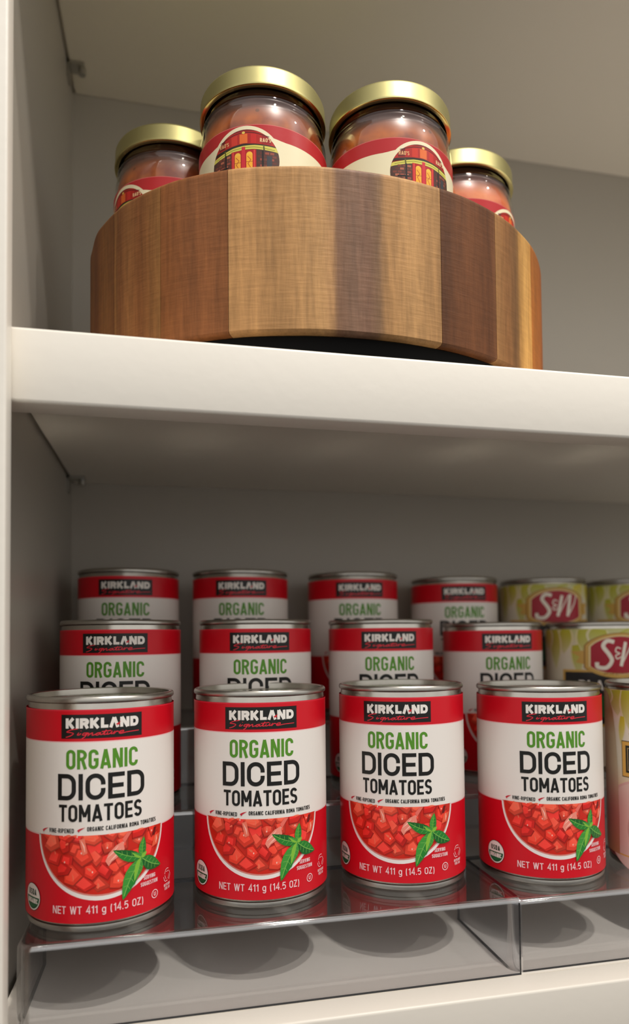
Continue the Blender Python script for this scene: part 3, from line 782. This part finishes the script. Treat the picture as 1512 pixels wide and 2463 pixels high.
STV = [(-180, -150, [(0, mid)]), (-150, -120, [(0, dwn)]), (-120, -96, [(0, tan)]), (-96, -75, [(0, dwn)]), (-75, -54.6, [(0, (118, 72, 38)), (.3, (136, 88, 48)), (.5, (112, 66, 34)), (.8, (134, 88, 46)), (1, (118, 74, 40))]),
       (-54.6, -40.8, [(0, (150, 104, 58)), (.12, (122, 76, 42)), (.35, (146, 98, 56)), (.6, (128, 80, 44)), (1, (150, 104, 58))]), (-40.8, -26.6, [(0, rdb), (.5, (146, 90, 50)), (1, (134, 82, 44))]),
       (-26.6, 15.3, [(0, (190, 142, 90)), (.2, (188, 140, 88)), (.42, (194, 148, 96)), (.47, (176, 132, 88)), (.49, (134, 98, 74)), (.56, pur), (.63, (126, 92, 72)), (.68, (132, 100, 72)), (.715, (188, 140, 88)), (.85, (182, 138, 88)), (1, (172, 128, 80))]),
       (15.3, 30.2, [(0, (98, 58, 30)), (.6, (104, 62, 33)), (.9, (94, 55, 28)), (1, (108, 68, 38))]), (30.2, 46.0, [(0, (150, 108, 64)), (.25, (138, 94, 54)), (.5, (116, 82, 50)), (.62, (190, 140, 76)), (.8, gld), (1, (196, 142, 74))]),
       (46.0, 66, [(0, org), (.4, (160, 92, 38)), (.6, (142, 78, 32)), (1, (164, 96, 42))]), (66, 90, [(0, tan)]), (90, 118, [(0, dwn)]), (118, 150, [(0, rdb)]), (150, 180, [(0, tan)])]
def stave(t0, t1, stops):
    bm = bmesh.new(); cl = bm.loops.layers.float_color.new('Col')
    n = max(6, int((t1-t0)/1.0)); g = 0.10; th = 0.0115
    z0, z1 = ZB-ZF1, ZT-ZF1; rr = 0.0022
    prof = [(-0.0035, z0), (-0.0012, z0+0.0002), (0, z0+0.0012), (0, z0+0.003), (0, (z0+z1)/2), (0, z1-rr-0.001), (0, z1-rr)]+[(-rr*(1-math.cos(PI/2*i/4)), z1-rr+rr*math.sin(PI/2*i/4)) for i in range(1, 5)]+[(-th+0.002, z1), (-th, z1-0.002), (-th, z0)]
    R_ = []
    for i in range(n+1):
        td = t0+g*0.5+(t1-t0-g)*i/n; t = math.radians(td); r = rb(td)
        ring = []
        for d, z in prof:
            ring.append(bm.verts.new(((r+d)*math.sin(t), -(r+d)*math.cos(t), z)))
        R_.append(ring)
    def colat(s_):
        for (a, ca), (b, cb) in zip(stops[:-1], stops[1:]):
            if a <= s_ <= b:
                k = (s_-a)/(b-a); return rgb(*[ca[q]+(cb[q]-ca[q])*k for q in range(3)])
        return rgb(*stops[-1][1])
    m_ = len(prof)
    for i in range(n):
        c0, c1 = colat(i/n), colat((i+1)/n)
        for j in range(m_):
            k = (j+1) % m_
            f = bm.faces.new((R_[i][j], R_[i+1][j], R_[i+1][k], R_[i][k])); f.smooth = True
            for l, c in zip(f.loops, (c0, c1, c1, c0)): l[cl] = c
    for e, c in ((R_[0], colat(0)), (R_[-1][::-1], colat(1))):
        f = bm.faces.new(e)
        for l in f.loops: l[cl] = c
    bmesh.ops.recalc_face_normals(bm, faces=bm.faces)
    me = bpy.data.meshes.new('stave'); bm.to_mesh(me); bm.free()
    me.set_sharp_from_angle(angle=math.radians(50))
    return add('stave', me, tt, [M_wood])
for a, b, st in STV: stave(a, b, st)
# floor disc, added dark ring and round foot
M_wdark = mat('dark_wood_underside', rgb(96, 62, 38), 0.6, bump=0.2, bscale=90, var=0.3)
lathe('floor_disc', [(0.0, 0.0105), (0.1300, 0.0105), (0.1300, 0.0200), (0.0, 0.0200)], M_wdark, tt, 96)
lathe('shade_skirt', [(-0.03, 0.0002), (-0.0062, 0.0002), (-0.0052, 0.0012), (-0.0052, 0.0088), (-0.03, 0.0088)], M_black, tt, 120, 35, (0, 0, 0), rb)  # dark ring added to block bounced light and blacken the gap
lathe('foot_disc', [(0.0, 0.0001), (0.1080, 0.0001), (0.1100, 0.0010), (0.1100, 0.0078), (0.1085, 0.0086), (0.0, 0.0086)], M_black, tt, 96)

# ------------------------------------------------------------------ sauce jars
JT = 0.4918; JB = ZF1+0.0201; JH = JT-JB
JR = 0.0372
def sauce_mat(name, hi, lo, neck, haze):
    m = bpy.data.materials.new(name); m.use_nodes = True; nt = m.node_tree; b = nt.nodes['Principled BSDF']; L = nt.links
    tc = nt.nodes.new('ShaderNodeTexCoord'); sp = nt.nodes.new('ShaderNodeSeparateXYZ'); L.new(tc.outputs['Object'], sp.inputs[0])
    n = nt.nodes.new('ShaderNodeTexNoise'); n.inputs['Scale'].default_value = 62; n.inputs['Detail'].default_value = 3
    L.new(tc.outputs['Object'], n.inputs['Vector'])
    mr = nt.nodes.new('ShaderNodeMapRange'); mr.inputs[1].default_value = 0.38; mr.inputs[2].default_value = 0.66; L.new(n.outputs['Fac'], mr.inputs[0])
    mx = nt.nodes.new('ShaderNodeMix'); mx.data_type = 'RGBA'; mx.inputs[6].default_value = lo; mx.inputs[7].default_value = hi; L.new(mr.outputs[0], mx.inputs[0])
    ns = nt.nodes.new('ShaderNodeMath'); ns.operation = 'MULTIPLY_ADD'; ns.inputs[1].default_value = 0.006; L.new(n.outputs['Fac'], ns.inputs[0]); L.new(sp.outputs[2], ns.inputs[2])
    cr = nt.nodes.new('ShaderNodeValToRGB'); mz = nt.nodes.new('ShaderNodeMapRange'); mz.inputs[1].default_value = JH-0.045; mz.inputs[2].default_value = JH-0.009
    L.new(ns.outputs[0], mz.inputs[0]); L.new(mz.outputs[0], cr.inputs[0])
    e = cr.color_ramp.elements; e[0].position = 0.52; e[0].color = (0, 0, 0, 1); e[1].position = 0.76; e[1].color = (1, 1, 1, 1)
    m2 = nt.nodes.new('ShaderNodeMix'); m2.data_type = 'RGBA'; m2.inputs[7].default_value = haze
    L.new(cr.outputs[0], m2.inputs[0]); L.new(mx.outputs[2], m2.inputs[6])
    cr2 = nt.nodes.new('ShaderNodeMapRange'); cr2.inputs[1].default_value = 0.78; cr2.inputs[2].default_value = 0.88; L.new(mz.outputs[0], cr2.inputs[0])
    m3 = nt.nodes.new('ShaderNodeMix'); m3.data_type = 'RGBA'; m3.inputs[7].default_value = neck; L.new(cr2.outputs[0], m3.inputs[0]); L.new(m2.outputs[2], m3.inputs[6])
    v = nt.nodes.new('ShaderNodeTexVoronoi'); v.inputs['Scale'].default_value = 130; L.new(tc.outputs['Object'], v.inputs['Vector'])
    lt = nt.nodes.new('ShaderNodeMath'); lt.operation = 'LESS_THAN'; lt.inputs[1].default_value = 0.16; L.new(v.outputs['Distance'], lt.inputs[0])
    vm = nt.nodes.new('ShaderNodeMath'); vm.operation = 'MULTIPLY'; vm.inputs[1].default_value = 0.55; L.new(lt.outputs[0], vm.inputs[0])
    m4 = nt.nodes.new('ShaderNodeMix'); m4.data_type = 'RGBA'; m4.inputs[7].default_value = rgb(70, 44, 22); L.new(vm.outputs[0], m4.inputs[0]); L.new(m3.outputs[2], m4.inputs[6])
    L.new(m4.outputs[2], b.inputs['Base Color']); b.inputs['Roughness'].default_value = 0.35
    return m
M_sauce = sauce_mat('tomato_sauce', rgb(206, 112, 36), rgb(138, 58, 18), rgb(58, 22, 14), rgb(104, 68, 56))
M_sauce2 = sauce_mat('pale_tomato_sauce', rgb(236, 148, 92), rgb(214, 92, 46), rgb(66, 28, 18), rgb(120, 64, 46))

def jar_label(parent):
    P = Print(); HC = JR*PI*1000; top = JH*1000-34.5; z0 = 14.0
    CR_, RD = rgb(238, 228, 192), rgb(184, 40, 44)
    P.rect(-HC*0.8, z0, HC*0.8, top, CR_); P.up()
    # red band that swells away from the medallion
    N = 64
    def lowe(u):
        return top-4.8-3.6*min(1, abs(u)/22)**1.4 if abs(u) < 60 else top-8.4
    for i in range(N):
        u0 = -HC*0.8+HC*1.6*i/N; u1 = -HC*0.8+HC*1.6*(i+1)/N
        P.tri([(u0, lowe(u0)), (u1, lowe(u1)), (u1, top), (u0, top)], RD)
    P.up()
    P.rect(-HC*0.8, top-0.35, HC*0.8, top, rgb(214, 110, 104)); P.up()
    my = top-19.5; mrx, mry = 19.5, 17.0
    P.ell(0, my, mrx+2.0, mry+2.0, CR_, 64); P.up()
    P.ell(0, my, mrx, mry, rgb(120, 24, 22), 64); P.up()
    def cl(x, y):
        d = math.hypot(x/(mrx-0.1), (y-my)/(mry-0.1))
        return (x/d, my+(y-my)/d) if d > 1 else (x, y)
    def cpoly(pts, c):
        q = []
        for (a, b_) in zip(pts, pts[1:]+pts[:1]):
            for k in range(8): q.append(cl(a[0]+(b_[0]-a[0])*k/8, a[1]+(b_[1]-a[1])*k/8))
        P.poly(q, c)
    T_ = my+mry
    cpoly([(-mrx, T_-7), (-8, T_-1.5), (0, T_-0.8), (8, T_-1.5), (mrx, T_-7), (mrx, T_-10), (0, T_-7.6), (-mrx, T_-10)], rgb(178, 34, 26)); P.up()
    for x0, x1, c in ((-15, -11, (110, 22, 22)), (-7, -3.5, (205, 52, 34)), (-2.2, 2.2, (226, 108, 40)), (4, 7, (200, 40, 34)), (10, 15, (150, 26, 26))):
        cpoly([(x0, T_-2.2-abs(x0)*0.12), (x1, T_-2.2-abs(x1)*0.12), (x1, T_-7.4-abs(x1)*0.08), (x0, T_-7.4-abs(x0)*0.08)], rgb(*c))
    P.up()
    P.stroke([(-14, T_-4.4), (-6, T_-2.2), (0, T_-1.4), (6, T_-2.2), (14, T_-4.4)], 0.35, rgb(60, 16, 16)); P.up()
    P.ell(0, T_-1.7, 0.9, 0.7, rgb(226, 196, 90), 12)
    text(P, "RAO'S", -14.6, -8.6, T_-7.4, T_-5.2, 0.4, rgb(230, 176, 120)); text(P, "RAO'S", 9.0, 15.0, T_-7.4, T_-5.2, 0.4, rgb(240, 200, 150))
    P.up()
    cpoly([(-mrx, T_-9.6), (-6, T_-8.3), (0, T_-7.9), (6, T_-8.3), (mrx, T_-9.6), (mrx, T_-10.4), (-mrx, T_-10.4)], rgb(44, 36, 26)); P.up()
    # awning, gutter, facade
    aw = rgb(214, 204, 92)
    cpoly([(-mrx, T_-12), (-6, T_-9.4), (0, T_-9.0), (6, T_-9.0), (mrx, T_-10.2), (mrx, T_-12.6), (6, T_-11.2), (0, T_-11.2), (-6, T_-11.6), (-mrx, T_-14)], aw); P.up()
    P.stroke([(-17, T_-12.6), (-6, T_-10.4), (0, T_-10.1), (6, T_-10.1), (17, T_-11.6)], 0.3, rgb(120, 128, 40))
    for x in (-11, 11): P.stroke([(x, T_-9.6), (x+0.3, T_-12.6)], 0.8, rgb(90, 90, 30))
    P.up()
    cpoly([(-mrx, T_-14), (-6, T_-11.6), (6, T_-11.2), (mrx, T_-12.6), (mrx, my-mry), (-mrx, my-mry)], rgb(78, 52, 44)); P.up()
    rnd = random.Random(3)
    for r_ in range(9):
        for k in range(14):
            x = -18+k*2.7+(r_ % 2)*1.3; y = T_-14.2-r_*1.7
            if abs(x) < 7.5 or math.hypot((x+1)/mrx, (y-my)/mry) > 0.88: continue
            P.rect(x, y, x+2.2, y+1.2, rgb(*rnd.choice([(150, 74, 58), (120, 60, 48), (176, 100, 76), (96, 48, 40)])))
    P.up()
    P.rect(-7, T_-32, 7, T_-11.4, rgb(176, 24, 30)); P.up()
    P.rect(-6.4, T_-32, -5.6, T_-11.6, rgb(220, 66, 60)); P.rect(5.6, T_-32, 6.4, T_-11.6, rgb(220, 66, 60))
    P.up(); P.rect(-1.0, T_-32, 1.0, T_-9.6, rgb(206, 40, 52)); P.up()
    for x in (-3.3, 3.3):
        P.ell(x, T_-14.2, 1.7, 1.7, rgb(246, 190, 64), 16, 0, 180); P.rect(x-1.7, T_-26, x+1.7, T_-14.2, rgb(246, 176, 52))
    for x in (-10.5, 10.5): P.rect(x-0.5, T_-30, x+0.5, T_-12.2, rgb(34, 26, 26))
    P.rect(12.6, T_-24, 15.4, T_-15, rgb(60, 60, 66))
    P.up()
    for x in (-3.3, 3.3):
        P.stroke([(x-1, T_-15), (x+0.8, T_-17), (x-0.8, T_-19), (x+1, T_-22)], 0.4, rgb(190, 96, 30)); P.stroke([(x-1.7, T_-18), (x+1.7, T_-18)], 0.25, rgb(150, 60, 30))
    for k in range(6): P.rect(-15+k*0.9, T_-24, -14.7+k*0.9, T_-19, rgb(24, 20, 20))
    P.rect(-15.4, T_-19.4, -9, T_-18.9, rgb(24, 20, 20))
    return P.build('label', JR+0.0003, M_print, parent, step=7e-6)

def make_jar(label, sm):
    t = thing('sauce_jar', label, 'jar', (0, 0, 0), 0, 'sauce jars in the wooden turntable bin')
    h = JH
    outer = [(0.0, 0.0), (0.030, 0.0), (0.0355, 0.0015), (0.0368, 0.005), (JR, 0.010), (JR, h-0.034), (0.0371, h-0.0300), (0.0368, h-0.0265), (0.0361, h-0.0232), (0.0352, h-0.0208), (0.0349, h-0.0192), (0.0354, h-0.0182), (0.0355, h-0.0172), (0.0347, h-0.0162), (0.0340, h-0.0145), (0.0340, h-0.0030), (0.0, h-0.0030)]
    lathe('glass_jar', outer, M_glass, t, 72, 50)
    ins = [(max(0, r-0.0016), z+(0.0014 if z < 0.005 else (-0.0005 if z > h-0.01 else 0))) for r, z in outer]
    s_ = lathe('sauce', ins, sm, t, 64, 50)
    lid = [(0.0, h-0.0006), (0.0300, h-0.0006), (0.0315, h), (0.0345, h), (0.0358, h-0.0006), (0.0365, h-0.0020), (0.0366, h-0.0095), (0.0370, h-0.0104), (0.0369, h-0.0113), (0.0362, h-0.0117), (0.0345, h-0.0117)]
    lo = lathe('lid', lid, M_gold, t, 84, 50)
    lo.data.materials.append(M_goldtop)
    for p in lo.data.polygons:
        if p.normal.z > 0.8: p.material_index = 1
    jar_label(t)
    return t
jar0 = make_jar('sauce jar second from the left, largest, label picture facing the viewer', M_sauce)
JA = [(0.1392, 0.0700, -24, 'sauce jar second from the left, tall gold lid, red storefront picture in front', M_sauce),
      (0.0877, 0.1242, -54, 'leftmost sauce jar, set back, its label picture turned left', M_sauce),
      (0.2154, 0.0641, 12, 'sauce jar second from the right, storefront picture turned to the right side', M_sauce),
      (0.2773, 0.1061, 40, 'rightmost sauce jar, paler orange sauce, mostly red label edge showing', M_sauce2)]
for i, (x, y, az, lb, sm) in enumerate(JA):
    if i == 0:
        o = jar0; o.location = (x, y, JB); o.rotation_euler = (0, 0, math.radians(az)); o['label'] = lb
    else:
        o = copy_thing(jar0, (x, y, JB), math.radians(az), lb)
        if sm is not M_sauce:
            for c in o.children:
                if c.name.startswith('sauce'):
                    c.data = c.data.copy(); c.data.materials[0] = sm
